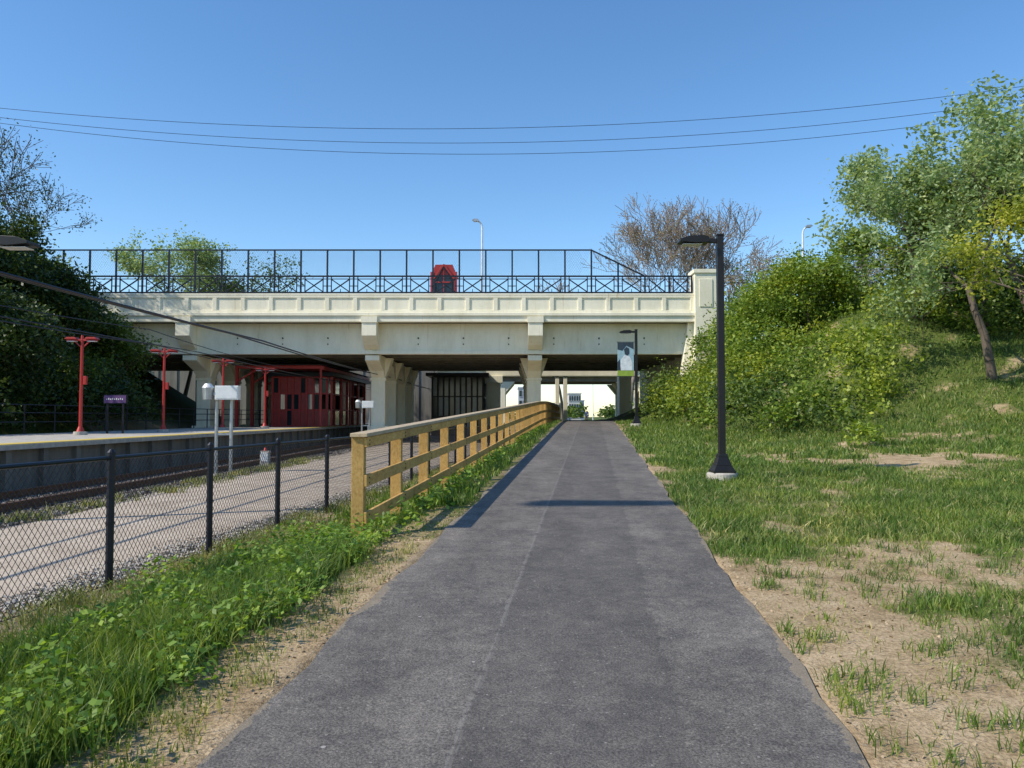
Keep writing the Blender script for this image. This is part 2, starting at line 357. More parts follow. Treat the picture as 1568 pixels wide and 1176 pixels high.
lamp('street_lamp.001',6.12,39.5,float(H(6.12,39.5)),4.75,-1,True)
lamp('street_lamp.002',-8.0,12.0,-.06,4.47,+1)
# ------------------------------------------------------------------ bridge
BY=46.0; mb=MB()
XL,XR=-34.0,10.5
mb.box(XL,XR,BY+.12,BY+.40,7.55,8.70,cream)
mb.box(XL,XR,BY+.05,BY+.44,8.70,8.80,cream)
mb.box(XL,XR,BY+.06,BY+.118,7.68,7.83,cream)
mb.box(XL,XR,BY+.06,BY+.118,8.55,8.698,cream)
x=XR-.1
while x>XL:
    mb.box(x-.12,x+.12,BY+.06,BY+.118,7.832,8.548,cream); x-=1.62
mb.box(XL,XR,BY-.06,BY+.40,7.50,7.678,cream)
mb.box(XL,XR,BY+.02,BY+.40,7.16,7.498,cream)
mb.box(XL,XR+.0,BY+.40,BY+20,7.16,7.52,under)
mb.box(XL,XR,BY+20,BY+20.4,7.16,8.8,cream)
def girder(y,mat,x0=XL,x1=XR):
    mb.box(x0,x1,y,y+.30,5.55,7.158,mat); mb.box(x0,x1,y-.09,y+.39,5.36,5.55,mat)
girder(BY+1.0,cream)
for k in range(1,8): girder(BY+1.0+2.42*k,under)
x=XR-1.3
while x>XL:
    mb.tube((x+1.2,BY+.99,6.3),(x+1.2,BY+.95,6.3),.05,.05,8,iron); mb.tube((x+1.2,BY+.99,5.95),(x+1.2,BY+.95,5.95),.04,.04,8,iron); x-=2.65
piers=[-29.6,-18.9,-8.2,1.35]
for px in piers:
    w=.42
    mb.prismx([(BY-.10,6.35),(BY-.10,7.42),(BY+.995,7.42),(BY+.995,5.6),(BY+.5,5.85)],px-w,px+w,cream)
    mb.box(px-w-.05,px+w+.05,BY-.16,BY+.0,7.10,7.44,cream)
    mb.box(px-w+.003,px+w-.003,BY+1.35,BY+19.5,4.95,5.355,cream)
    mb.prismx([(BY+1.0,5.0),(BY+1.0,5.3),(BY+3.2,5.3),(BY+3.2,4.3)],px-w+.006,px+w-.006,cream)
    for cy in (3.6,8.2,12.8,17.2):
        y=BY+cy
        mb.prismx([(y-1.5,4.952),(y+1.5,4.952),(y+.46,4.05),(y-.46,4.05)],px-w+.01,px+w-.01,cream)
        mb.prismy([(px-.42,4.1),(px-.85,5.3),(px+.85,5.3),(px+.42,4.1)],y-.40,y+.40,cream)
        mb.box(px-.42,px+.42,y-.42,y+.42,1.15,4.3,cream)
        mb.box(px-.48,px+.48,y-.48,y+.48,3.92,4.08,cream)
        mb.box(px-.62,px+.62,y-.62,y+.62,.85,1.15,cream)
    mb.box(px-.55,px+.55,BY+2.6,BY+18.2,-.5,.85,cream)
mb.box(10.503,11.75,BY-.15,BY+1.2,2.0,9.95,cream)
mb.box(10.42,11.83,BY-.23,BY+1.28,9.95,10.17,cream)
mb.box(10.75,11.5,BY-.19,BY-.152,8.0,9.6,cream)
mb.box(10.503,11.5,BY+1.2,BY+20,1,7.15,cream)
mb.prismy([(9.6,2.0),(10.50,2.0),(10.50,7.14),(10.2,7.14)],BY+.4,BY+1.1,cream)
mb.box(11.75,30,BY+.2,BY+.5,3,6.0,conc_d)
mb.build('road_bridge',.012)
mb=MB()
zb,zm,zt=8.80,9.83,11.36; yF=BY+.25
xs=[]; x=4.6
while x>-30: xs.append(x); x-=1.53
right=[6.15,7.7,9.1,10.4]
def bar(a,b,w): mb.beam(a,b,w,w,iron,(0,1,0))
for x in xs: bar((x,yF,zb),(x,yF,zt+.03),.09)
for x in right: bar((x,yF,zb),(x,yF,zm+.05 if x>7 else 10.62),.09)
bar((xs[-1],yF,zt),(4.6,yF,zt),.075); bar((4.6,yF,zt),(7.7,yF,zm),.075)
bar((xs[-1],yF+.004,zm),(10.4,yF+.004,zm),.085); bar((xs[-1],yF+.004,zb+.08),(10.4,yF+.004,zb+.08),.08)
bar((xs[-1],yF+.004,zm-.16),(10.4,yF+.004,zm-.16),.045)
allx=sorted(xs+right)
for a,b in zip(allx[:-1],allx[1:]):
    l,r=a+.24,b-.24
    for q in (l,r): bar((q,yF,zb+.1),(q,yF,zm-.02),.055)
    bar((l,yF-.01,zb+.12),(r,yF-.01,zm-.18),.062); bar((l,yF+.035,zm-.18),(r,yF+.035,zb+.12),.062)
    bar(((l+r)/2,yF+.01,zb+.1),((l+r)/2,yF+.01,zb+.28),.04)
    for q in (a+.12,b-.12): bar((q,yF,zb+.45),(q,yF,zb+.47),.2)
x=xs[-1]
while x<4.6:
    for s in (0,1):
        a,b=(x,x+.75) if s==0 else (x+.75,x)
        if x+.75<=4.6: mb.tube((a,yF+.04,zm),(b,yF+.04,zt),.0035,.0035,3,iron,False)
    x+=.10
x=4.6
while x<7.6:
    mb.tube((x,yF+.04,zm),(x,yF+.04,zt-(x-4.6)/3.1*(zt-zm)),.0035,.0035,3,iron,False); x+=.1
mb.build('bridge_railing_fence')
mb=MB()
def hz(x): return float(H(x,47.5))
x=12.2
px=[]
while x<34:
    mb.tube((x,47.2,min(hz(x),6.9)-.5),(x,47.2,9.65),.035,.035,8,galv); px.append(x); x+=2.6
mb.tube((12.2,47.2,9.6),(px[-1],47.2,9.6),.025,.025,6,iron)
x=12.2
while x<px[-1]-1.6:
    mb.tube((x,47.2,7.2),(x+1.2,47.2,9.6),.005,.005,3,iron,False); mb.tube((x+1.2,47.21,7.2),(x,47.21,9.6),.005,.005,3,iron,False); x+=.12
mb.build('hilltop_fence')
# red entrance tower on the bridge
mb=MB(); X0=-4.95; Y0=58
mb.box(X0-.85,X0+.85,Y0,Y0+2,7.5,12.0,glass)
mb.prismy([(X0-.95,12.0),(X0-.62,12.75),(X0+.62,12.75),(X0+.95,12.0)],Y0,Y0+2,redp)
for s in(-1,1):
    mb.beam((X0+s*.86,Y0-.06,7.5),(X0+s*.86,Y0-.06,12.2),.22,.12,redp,(0,1,0))
    mb.beam((X0+s*.62,Y0-.05,7.5),(X0+s*.62,Y0-.05,11.6),.07,.1,iron,(0,1,0))
    mb.beam((X0+s*.62,Y0-.06,11.5),(X0,Y0-.06,12.6),.09,.1,iron,(0,1,0))
    mb.beam((X0+s*.80,Y0-.09,11.6),(X0,Y0-.09,12.75),.12,.06,redp,(0,1,0))
mb.beam((X0,Y0-.05,7.5),(X0,Y0-.05,12.5),.06,.06,redp,(0,1,0))
for z in (9.6,10.6,11.4): mb.box(X0-.6,X0+.6,Y0-.1,Y0-.03,z,z+.09,redp)
mb.build('station_entrance_tower',.01)
def roadlight(name,x,y,z0,z1,d,r=.11):
    mb=MB(); mb.tube((x,y,z0),(x,y,z1-.5),r,r*.64,10,white)
    pts=[(x,y,z1-.5),(x+d*.06,y,z1-.25),(x+d*.2,y,z1-.08),(x+d*.4,y,z1)]
    mb.path(pts,.06,8,white)
    mb.prismy([(x+d*.2,z1-.04),(x+d*.3,z1+.12),(x+d*.6,z1+.14),(x+d*.75,z1+.05),(x+d*.6,z1-.06)],y-.15,y+.15,galv)
    mb.build(name)
roadlight('bridge_street_light',-2.25,60,7.5,16.45,-1)
roadlight('bridge_street_light.001',21.9,60,4,16.0,1)
roadlight('bridge_street_light.002',7.0,110,0,7.0,1,.09)
roadlight('bridge_street_light.003',13.6,135,0,7.5,-1,.1)
# ------------------------------------------------------------------ second bridge + background structures
mb=MB(); y=84
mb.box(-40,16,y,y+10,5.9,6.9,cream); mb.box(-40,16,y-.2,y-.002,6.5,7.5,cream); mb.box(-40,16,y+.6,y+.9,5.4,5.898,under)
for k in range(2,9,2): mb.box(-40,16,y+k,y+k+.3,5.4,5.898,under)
for px_ in (-24,-12,-1.3,12.6):
    for yy in (y+1,y+5,y+9):
        mb.box(px_-.6,px_+.6,yy-.5,yy+.5,-.3,5.0,cream); mb.prismy([(px_-.6,4.2),(px_-1.6,5.39),(px_+1.6,5.39),(px_+.6,4.2)],yy-.45,yy+.45,cream)
mb.box(13.4,18,y-.1,y+10,0,5.898,cream)
mb.build('rail_bridge',.02)
mb=MB(); mb.box(8.9,9.9,66.5,68,-1,6.2,cream); mb.box(8.7,10.1,66.3,68.2,6.2,7.0,cream); mb.box(8.8,10.0,66.4,68.1,-1,1.8,cream)
mb.box(-2.2,-1.0,69,70.2,0,4.6,cream); mb.box(-2.4,-.8,68.8,70.4,4.6,5.2,cream); mb.box(-2.2,9.5,69,69.7,5.2,5.7,cream)
for x in (3.9,4.6): mb.box(x-.16,x+.16,69.1,69.5,-.5,5.198,cream)
mb.build('bridge_pier',.02)
def frame_building(name,x0,x1,y0,y1,z0,z1,fm,gm,nx,nz,roof=.25,ny=6,g2=None,open_=False,fr=.65):
    mb=MB()
    for i in range(nx):
        xa=x0+(x1-x0)*i/nx; xb=x0+(x1-x0)*(i+1)/nx
        for k in range(nz):
            za=z0+(z1-z0)*k/nz; zb_=z0+(z1-z0)*(k+1)/nz
            if open_ and k>0 and random.random()<.4: continue
            mb.box(xa+.01,xb-.01,y0+.03,y0+.05,za,zb_,gm if random.random()<fr or not g2 else g2)
    for i in range(ny):
        ya=y0+(y1-y0)*i/ny; yb=y0+(y1-y0)*(i+1)/ny
        for k in range(nz):
            za=z0+(z1-z0)*k/nz; zb_=z0+(z1-z0)*(k+1)/nz
            if open_ and k>0 and random.random()<.4: continue
            mb.box(x1-.05,x1-.03,ya+.01,yb-.01,za,zb_,gm if random.random()<fr or not g2 else g2)
            mb.box(x0+.03,x0+.05,ya+.01,yb-.01,za,zb_,gm)
    mb.box(x0+.08,x1-.08,y1-.1,y1-.04,z0,z1,gm)
    for i in range(nx+1):
        x=x0+(x1-x0)*i/nx; mb.box(x-.07,x+.07,y0-.06,y0+.075,z0,z1,fm); mb.box(x-.07,x+.07,y1-.03,y1+.075,z0,z1,fm)
    for k in range(nz+1):
        z=z0+(z1-z0)*k/nz; mb.box(x0,x1,y0-.04,y0+.07,z-.05,z+.05,fm)
    for i in range(ny+1):
        yy=y0+(y1-y0)*i/ny; mb.box(x1-.075,x1+.06,yy-.07,yy+.07,z0,z1,fm)
    for k in range(nz+1):
        z=z0+(z1-z0)*k/nz; mb.box(x1-.07,x1+.04,y0,y1,z-.05,z+.05,fm)
    mb.box(x0-.5,x1+.5,y0-.6,y1+.5,z1+.06,z1+.06+roof,iron)
    mb.build(name)
frame_building('station_house',-6.6,-2.4,66.5,80,.1,5.0,iron,glass,9,3,g2=pglass,fr=.5)
frame_building('station_shelter',-15.8,-12.2,53,66,1.07,4.3,redp,glass,8,3,g2=rglass,open_=True,fr=.5)
mb=MB(); mb.box(-45,-8,82,83,-.5,7.5,conc_d)  # added dark wall, closes off the sky and fills in the underpass shade
for i in range(20): mb.box(-44+i*1.9,-43.7+i*1.9,81.9,81.998,-.5,7.5,conc_d)
mb.build('dark_backdrop_wall')
mb=MB()
for y in np.arange(50.2,66,3.0):
    mb.beam((-17.2,y,1.07),(-17.2,y,4.9),.18,.18,redp,(0,1,0)); mb.beam((-17.2,y,4.8),(-11.8,y,4.8),.15,.2,redp)
    mb.beam((-17.2,y,3.9),(-15.8,y,4.75),.1,.1,redp); mb.beam((-11.95,y,1.07),(-11.95,y,4.7),.12,.12,redp,(0,1,0))
mb.beam((-11.8,50,4.75),(-11.8,66,4.75),.15,.2,redp); mb.box(-17.4,-11.6,49.7,66,4.912,4.94,iron)
mb.build('platform_canopy')
# ------------------------------------------------------------------ platform
mb=MB()
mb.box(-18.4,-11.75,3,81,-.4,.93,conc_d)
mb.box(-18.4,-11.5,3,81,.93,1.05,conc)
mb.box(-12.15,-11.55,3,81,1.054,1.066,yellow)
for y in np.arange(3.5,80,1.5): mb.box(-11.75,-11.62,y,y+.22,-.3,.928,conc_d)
mb.build('station_platform',.01)
mb=MB()
for y in np.arange(6,60,2.0): mb.tube((-18.2,y,1.05),(-18.2,y,2.15),.03,.03,6,iron)
for z in (1.5,1.85,2.15): mb.tube((-18.2,6,z),(-18.2,60,z),.022,.022,6,iron)
mb.build('platform_guard_rail')
mb=MB()
for cx in (-9.95,):
    for s in (-1,1):
        x=cx+s*.72
        mb.box(x-.07,x+.07,-2,110,-.03,-.005,rail_steel); mb.box(x-.012,x+.012,-2,110,-.005,.09,rail_steel); mb.box(x-.036,x+.036,-2,110,.09,.125,rail_steel)
    for y in np.arange(-2,110,.62): mb.box(cx-1.28,cx+1.28,y,y+.23,-.12,-.032,sleeper)
mb.build('railway_track')
n=42000; x=rng.uniform(-11.6,-7.3,n); y=np.concatenate([rng.uniform(6,30,n*2//3),rng.uniform(30,60,n-n*2//3)])
P=np.stack([x,y,H(x,y)+.015],1)
bal=simple('ballast_stone',(.27,.24,.21),.9,0,.6,12)
leaves('track_ballast',P,.07,bal,None,.2,.9)
n=16000; y=rng.uniform(4,26,n); e=rng.normal(0,.18,n); x=.1*y-4.85+e; P=np.stack([x,y,H(x,y)+.025],1)
leaves('roadside_gravel',P,.035,simple('pale_gravel',(.48,.44,.38),.9,0,.5,12),None,.8,.9)
# ------------------------------------------------------------------ platform lamps
def plamp(name,x,y,h):
    mb=MB(); z=1.05
    mb.tube((x,y,z),(x,y,z+.12),.24,.22,16,conc); mb.tube((x,y,z+.12),(x,y,z+.3),.14,.07,12,redp)
    mb.tube((x,y,z+.3),(x,y,z+h-.12),.062,.05,12,redp)
    mb.box(x-.55,x+.55,y-.045,y+.045,z+h-.14,z+h-.08,redp)
    for s in (-1,1):
        mb.prismy([(x+s*.14,z+h-.08),(x+s*.2,z+h-.01),(x+s*.5,z+h-.01),(x+s*.58,z+h-.08)],y-.14,y+.14,redp)
        mb.beam((x,y,z+h-.40),(x+s*.28,y,z+h-.14),.035,.035,redp)
        mb.box(x+s*.36-.14,x+s*.36+.14,y-.1,y+.1,z+h-.165,z+h-.142,white)
    mb.tube((x,y,z+h-.12),(x,y,z+h+.06),.06,.04,12,redp)
    mb.box(x+.08,x+.19,y-.06,y+.06,z+1.8,z+2.1,redp)
    mb.build(name,.005)
for i,(x,y,h) in enumerate([(-15.4,28.7,3.5),(-14.7,33.9,3.5),(-14.4,40,3.5),(-13.9,45.2,3.4)]):
    plamp('platform_lamp' if i==0 else 'platform_lamp.%03d'%i,x,y,h)
mb=MB(); pur=simple('purple_sign_face',(.11,.05,.16),.5)
x,y=-15.3,31
for s in (-.3,.3): mb.box(x+s-.03,x+s+.03,y-.03,y+.03,1.05,2.2,iron)
mb.box(x-.45,x+.45,y-.035,y+.035,2.2,2.55,iron); mb.box(x-.42,x+.42,y-.045,y-.037,2.23,2.52,pur)
for i in range(9): mb.box(x-.33+i*.075,x-.295+i*.075,y-.051,y-.046,2.35,2.40+.02*(i%2),white)
mb.build('station_name_sign')
def cabinet(name,x,y):
    mb=MB(); z=-.05
    for s in (-.2,.22): mb.tube((x+s,y,z),(x+s,y,2.5),.05,.05,12,galv)
    for s in (-.2,.22): mb.tube((x+s,y,z),(x+s,y,z+.12),.12,.1,12,conc)
    mb.box(x-.16,x+.5,y-.28,y-.06,2.18,2.58,white); mb.box(x-.13,x+.47,y-.29,y-.282,2.21,2.55,white)
    mb.tube((x-.38,y-.2,2.18),(x-.38,y-.2,2.52),.14,.16,16,galv); mb.tube((x-.38,y-.2,2.52),(x-.38,y-.2,2.64),.17,.09,16,white)
    mb.box(x-.3,x-.1,y-.2,y-.1,2.3,2.4,galv)
    mb.beam((x-.2,y,1.2),(x+.22,y,1.2),.05,.04,galv)
    mb.build(name,.01)
cabinet('trackside_signal_box',-8.25,23); cabinet('trackside_signal_box.001',-8.2,45)
mb=MB(); mb.box(-8.45,-8.15,27,27.2,-.05,.55,conc); mb.box(-8.42,-8.18,26.985,26.998,.2,.5,white); mb.tube((-8.3,27.1,.55),(-8.3,27.1,.66),.07,.03,8,redp); mb.build('track_marker_post',.01)
# ------------------------------------------------------------------ catenary + cables
mb=MB()
def cable(x0,x1,z,r,sag=.25,y0=-20,y1=90):
    pts=[]
    for k in range(56):
        t=k/55; y=y0+(y1-y0)*t; ph=(y%28)/28; pts.append((x0+(x1-x0)*t,y,z-sag*4*ph*(1-ph)))
    mb.path(pts,r,6,iron)
cable(-10.9,-8.4,4.6,.028,.1); cable(-9.9,-7.2,4.35,.028,.1)
cable(-11.2,-10.6,3.95,.016,.1); cable(-12.6,-12.2,4.2,.016,.2); cable(-12.9,-12.4,4.75,.014,.35)
mb.build('overhead_catenary_cables')
def utility(name,x,y,h):
    mb=MB(); z=float(H(x,y)); mb.tube((x,y,z-.5),(x,y,z+h),.17,.11,12,sleeper); mb.beam((x-1.1,y,z+h-.5),(x+1.1,y,z+h-.5),.1,.12,sleeper)
    for s in (-1,0,1): mb.tube((x+s,y,z+h-.44),(x+s,y,z+h-.25),.05,.03,8,conc)
    mb.build(name)
mb=MB()
for (a,b_,c_) in ((160,190,126),(175,213,148),(184,231,166)):
    za=1.7+(638-a)/1230*40; zb_=1.7+(638-b_)/1230*40; zc=1.7+(638-c_)/1230*40
    co=np.polyfit([-25.5,0,25.5],[za,zb_,zc],2)
    pts=[(x,40,float(np.polyval(co,x))) for x in np.linspace(-44,44,90)]
    mb.path(pts,.013,5,iron)
T=Vector((1.45,12.2,.38)); Q=T+SUN/SUN.z*18  # added unseen cable, positioned along the sun ray to shadow the path
pts=[(x,Q.y,Q.z+.2+((x-Q.x)/30)**2) for x in np.linspace(-44,20,60)]
mb.path(pts,.011,5,iron)
mb.tube((Q.x-.95,Q.y,Q.z),(Q.x+.95,Q.y,Q.z),.34,.26,12,iron)  # made-up case out of view, sized to cast the soft path shadow
mb.build('power_lines_and_shadow_caster')
utility('utility_pole',-44,40,15); utility('utility_pole.001',44,40,14)
utility('utility_pole.002',-44,Q.y,16); utility('utility_pole.003',20,Q.y,18)  # unseen poles added to carry the shadow-casting cable
# ------------------------------------------------------------------ foliage
bark=simple('bark',(.13,.10,.075),.95,0,.4,8,True,.6)
bark_l=simple('grey_twigs',(.25,.20,.165),.95,0,.3,8)
LM_bush=leafmat('bush_leaf',(.08,.14,.018),(.20,.30,.045),(.34,.41,.08),.4,1.1,.5)
LM_lime=leafmat('lime_leaf',(.13,.18,.02),(.28,.35,.04),(.42,.46,.08),.4,1.1,.6)
LM_dark=leafmat('dark_leaf',(.02,.042,.012),(.045,.08,.018),(.10,.14,.035),.25)
LM_mid=leafmat('mid_leaf',(.04,.075,.015),(.10,.16,.028),(.19,.25,.05),.35,1.0,.5)
LM_silver=leafmat('silver_leaf',(.16,.23,.09),(.28,.37,.17),(.42,.49,.29),.4,1.6,.75)
LM_yellow=leafmat('spring_leaf',(.20,.25,.02),(.36,.39,.05),(.46,.45,.10),.45)
LM_bud=leafmat('bud_leaf',(.24,.18,.13),(.36,.29,.20),(.40,.36,.20),.3)
LM_grass=leafmat('grass_blade',(.07,.13,.02),(.15,.24,.045),(.30,.34,.10),.4,1.2,.65)
LM_dry=leafmat('dry_grass',(.14,.18,.04),(.27,.29,.09),(.50,.44,.22),.3)
def tubes_np(segs,n=5):
    A=np.array([s[0] for s in segs]);B=np.array([s[1] for s in segs]);r0=np.array([s[2] for s in segs]);r1=np.array([s[3] for s in segs])
    d=B-A; d/=np.maximum(np.linalg.norm(d,axis=1)[:,None],1e-6)
    ref=np.where(np.abs(d[:,2:3])<.9,np.array([[0,0,1.]]),np.array([[1.,0,0]]))
    a=np.cross(d,ref); a/=np.linalg.norm(a,axis=1)[:,None]; b=np.cross(d,a)
    t=2*np.pi*np.arange(n)/n
    ring=lambda P,r:P[:,None,:]+r[:,None,None]*(a[:,None,:]*np.cos(t)[None,:,None]+b[:,None,:]*np.sin(t)[None,:,None])
    V=np.concatenate([ring(A,r0),ring(B,r1)],1).reshape(-1,3)
    i=np.arange(n); f=np.stack([i,(i+1)%n,n+(i+1)%n,n+i],1).ravel()
    lo=(np.arange(len(segs))[:,None]*2*n+f[None,:]).ravel()
    return V,lo,np.full(len(segs)*n,4)
def tree(name,x,y,h,spread,leafm,nleaf=60,lsize=.14,seed=1,trunk=.16,first=.3,clump=.55,barkm=None,depth=5,lean=(0,0),up=.25,multi=1,tipdep=2,keepf=1.,rfac=.62,rmin=0,gap=.40):
    rnd=random.Random(seed); segs=[];tips=[]
    z=float(H(x,y))-.2
    def grow(p,d,L,r,dep):
        k=4 if dep>=depth-1 else 3
        for i in range(k):
            d=(d+Vector((rnd.gauss(0,.13),rnd.gauss(0,.13),rnd.gauss(0,.08)+up*.12))).normalized()
            q=p+d*L/k; rr=r*(1-.13); segs.append((tuple(p),tuple(q),max(r,rmin),max(rr,rmin))); p=q; r=rr
            if dep<=tipdep: tips.append((tuple(p),.5 if dep==2 else 1))
            if dep>0 and i>=1 and dep<depth and rnd.random()<.75: child(p,d,L,r,dep)
        if dep>0:
            for _ in range(2): child(p,d,L,r,dep)
    def child(p,d,L,r,dep):
        v=Vector((rnd.gauss(0,1),rnd.gauss(0,1),rnd.gauss(0,.5))); v=(v-v.dot(d)*d).normalized()
        nd=(d*.75+v*spread*rnd.uniform(.6,1.2)+Vector((0,0,up))).normalized()
        grow(p,nd,L*rnd.uniform(.62,.82),r*rfac,dep-1)
    for q in range(multi):
        d=Vector((lean[0]+rnd.gauss(0,.25)*(multi>1),lean[1]+rnd.gauss(0,.2)*(multi>1),1)).normalized()
        p0=Vector((x+rnd.gauss(0,.3)*(multi>1),y,z))
        grow(p0,d,h*first,trunk,depth)
    zm=max(s[1][2] for s in segs); f=h/(zm-z)
    c=np.array([x,y,z])
    sc=lambda p:tuple(c+(np.array(p)-c)*f)
    segs=[(sc(a),sc(b),r0,r1) for a,b,r0,r1 in segs]
    par=bpy.data.objects.new(name,None); scene.collection.objects.link(par)
    V,lo,sz=tubes_np(segs); npmesh(name+'_limbs',V,lo,sz,[barkm or bark],par)
    if nleaf>0:
        T=np.array([sc(t[0]) for t in tips]); W=np.array([t[1] for t in tips])*keepf
        q=fbm(T[:,0]*.8+T[:,2]*.5+seed,T[:,1]*.8+T[:,2]*.6)
        keep=(rng.random(len(T))<W)&(q>gap); T=T[keep]
        per=rng.poisson(nleaf*rng.uniform(.3,1.6,len(T)))
        P=np.repeat(T,per,0); P=P+rng.normal(size=P.shape)*clump*np.array([1,1,.7])*.5
        leaves(name+'_leaves',P,lsize,leafm,par)
        print(name,len(segs),len(P))
    return par
tree('silver_leaf_tree',15.6,26,9.4,.9,LM_silver,9,.16,11,.17,.17,.40,lean=(-.18,0),gap=.45)
tree('silver_leaf_tree.001',19.0,29,9.8,.9,LM_silver,10,.18,12,.18,.2,.45,gap=.43)
tree('silver_leaf_tree.002',17.6,24.5,7.8,1.0,LM_silver,8,.15,15,.14,.12,.40,lean=(-.25,0),up=.1,gap=.44)
tree('silver_leaf_tree.003',16.2,32,6.8,.9,LM_silver,10,.17,17,.2,.15,.45,gap=.45)
tree('spring_leaf_tree',15.4,19.5,7.2,.9,LM_yellow,11,.12,13,.09,.18,.5)
tree('dark_leaf_tree',18.5,31,5.5,.9,LM_mid,20,.17,14,.2,.12,.7)
tree('dark_leaf_tree.001',-25.5,40,8.2,.9,LM_dark,26,.20,21,.2,.2,.9)
tree('dark_leaf_tree.002',-29,42,10,.9,LM_dark,26,.20,22,.2,.2,.9)
tree('dark_leaf_tree.003',-21.5,31,6,.9,LM_dark,24,.18,23,.15,.15,.8)
tree('dark_leaf_tree.004',-21.8,42,6.2,.9,LM_mid,24,.18,24,.15,.15,.8)
tree('dark_leaf_tree.005',-23.4,39,7.0,.9,LM_dark,24,.19,28,.15,.15,.8)
tree('dark_leaf_tree.006',-24.2,43,6.8,.9,LM_mid,22,.19,29,.15,.15,.8)
tree('dark_leaf_tree.007',-24.5,34,8.0,.9,LM_dark,24,.19,30,.15,.15,.8)
tree('bare_tree',-28.5,44,13,.7,LM_dark,3,.15,25,.16,.25,.6,barkm=bark,rmin=.014)
tree('roadside_tree',-27.0,66,15,.8,LM_silver,9,.24,26,.2,.25,.7)
tree('roadside_tree.001',-23.5,67,15.5,.7,LM_mid,10,.24,27,.2,.25,.7)
tree('budding_tree',11.3,78,23,.62,LM_bud,2.0,.15,31,.30,.25,.6,barkm=bark_l,depth=6,tipdep=1,keepf=.8,rfac=.66,rmin=.022)
tree('budding_tree.001',15.2,80,21.5,.62,LM_bud,2.4,.15,32,.30,.25,.6,barkm=bark_l,depth=6,tipdep=1,keepf=.8,rfac=.66,rmin=.022)
tree('budding_tree.002',5.5,86,15.5,.6,LM_bud,2,.16,33,.2,.25,.7,barkm=bark_l,depth=5,rmin=.025)
for i,(x,y,h) in enumerate([(22,66,11),(26,68,13),(30,70,14),(18.5,68,11)]):
    tree('bare_tree.%03d'%(i+1),x,y,h,.7,LM_bud,2,.16,40+i,.15,.22,.6,barkm=bark_l,rmin=.02)
def bushmass(name,C,Rd,per,size,mat,flat=.8):
    n=len(C); cnt=(per*Rd**2).astype(int)+20
    P=np.repeat(C,cnt,0); r=np.repeat(Rd,cnt); fl=np.repeat(flat*rng.uniform(.75,1.35,n),cnt)
    d=rng.normal(size=P.shape); d/=np.linalg.norm(d,axis=1)[:,None]; d[:,2]=np.where(d[:,2]<-.3,-d[:,2],d[:,2])
    rad=r*(.45+.6*rng.random(len(r))**.6)*(1+.4*np.sin(d[:,0]*7+P[:,0]*3)*np.sin(d[:,1]*6+P[:,1]*5+d[:,2]*5))
    P=P+d*rad[:,None]*np.stack([np.ones_like(fl),np.ones_like(fl),fl],1)
    print(name,len(P)); return leaves(name,P,size,mat,None,.35,.6)
def sample(n,x0,x1,y0,y1,cond):
    x=rng.uniform(x0,x1,n*8);y=rng.uniform(y0,y1,n*8);k=cond(x,y);x=x[k][:n];y=y[k][:n]; return x,y
base=lambda x,y:(x>7.6+.7*np.sin(y*.7))&(y>22+1.6*np.sin(x*1.3)+.9*np.sin(x*.55+1))&~((y>45)&(x<9))&~((x/y>.47)&(y<28.5))
spec=lambda x,y:fbm(x*.33+3,y*.33+8)
gapf=lambda x,y:fbm(x*.5+30,y*.5+12)>.36
for nm,lo_b,hi_b,mt,cnt,per in (('bushes',0,.45,LM_mid,130,380),('bushes.001',.45,.58,LM_bush,130,380),('bushes.002',.58,2,LM_lime,90,380)):
    x,y=sample(cnt,7,34,21,45.2,lambda x,y:base(x,y)&gapf(x,y)&(spec(x,y)>=lo_b)&(spec(x,y)<hi_b)); r=.45+1.15*rng.random(len(x))**2.2; C=np.stack([x,y,H(x,y)+r*.55],1)
    bushmass(nm,C,r,per,.155,mt,.95)
# tall shrubs beside the abutment
x,y=sample(60,10.3,16,36,45.3,lambda x,y:x/y>.245); r=rng.uniform(.8,1.5,len(x)); C=np.stack([x,y,H(x,y)+r*.8+rng.uniform(.2,1.8,len(x))*ss((x-10)/2)],1)
bushmass('abutment_shrubs',C,r,300,.16,LM_bush,1.1)
x,y=sample(40,7.9,11,32,44.5,lambda x,y:(x>7.8)); r=rng.uniform(.5,1.1,len(x)); C=np.stack([x,y,H(x,y)+r*.9],1)
bushmass('abutment_shrubs.001',C,r,330,.15,LM_lime,1.0)
x,y=sample(60,16,34,32,45,lambda x,y:(x/y>.40)); r=rng.uniform(.8,1.7,len(x)); C=np.stack([x,y,H(x,y)+r*.8],1)
bushmass('bushes.003',C,r,280,.17,LM_mid)
x,y=sample(90,12.5,34,46.8,58,lambda x,y:x>12.5); r=rng.uniform(.7,1.4,len(x)); C=np.stack([x,y,np.maximum(H(x,y),5)+r*.8],1)
bushmass('bushes.004',C,r,170,.17,LM_bush)
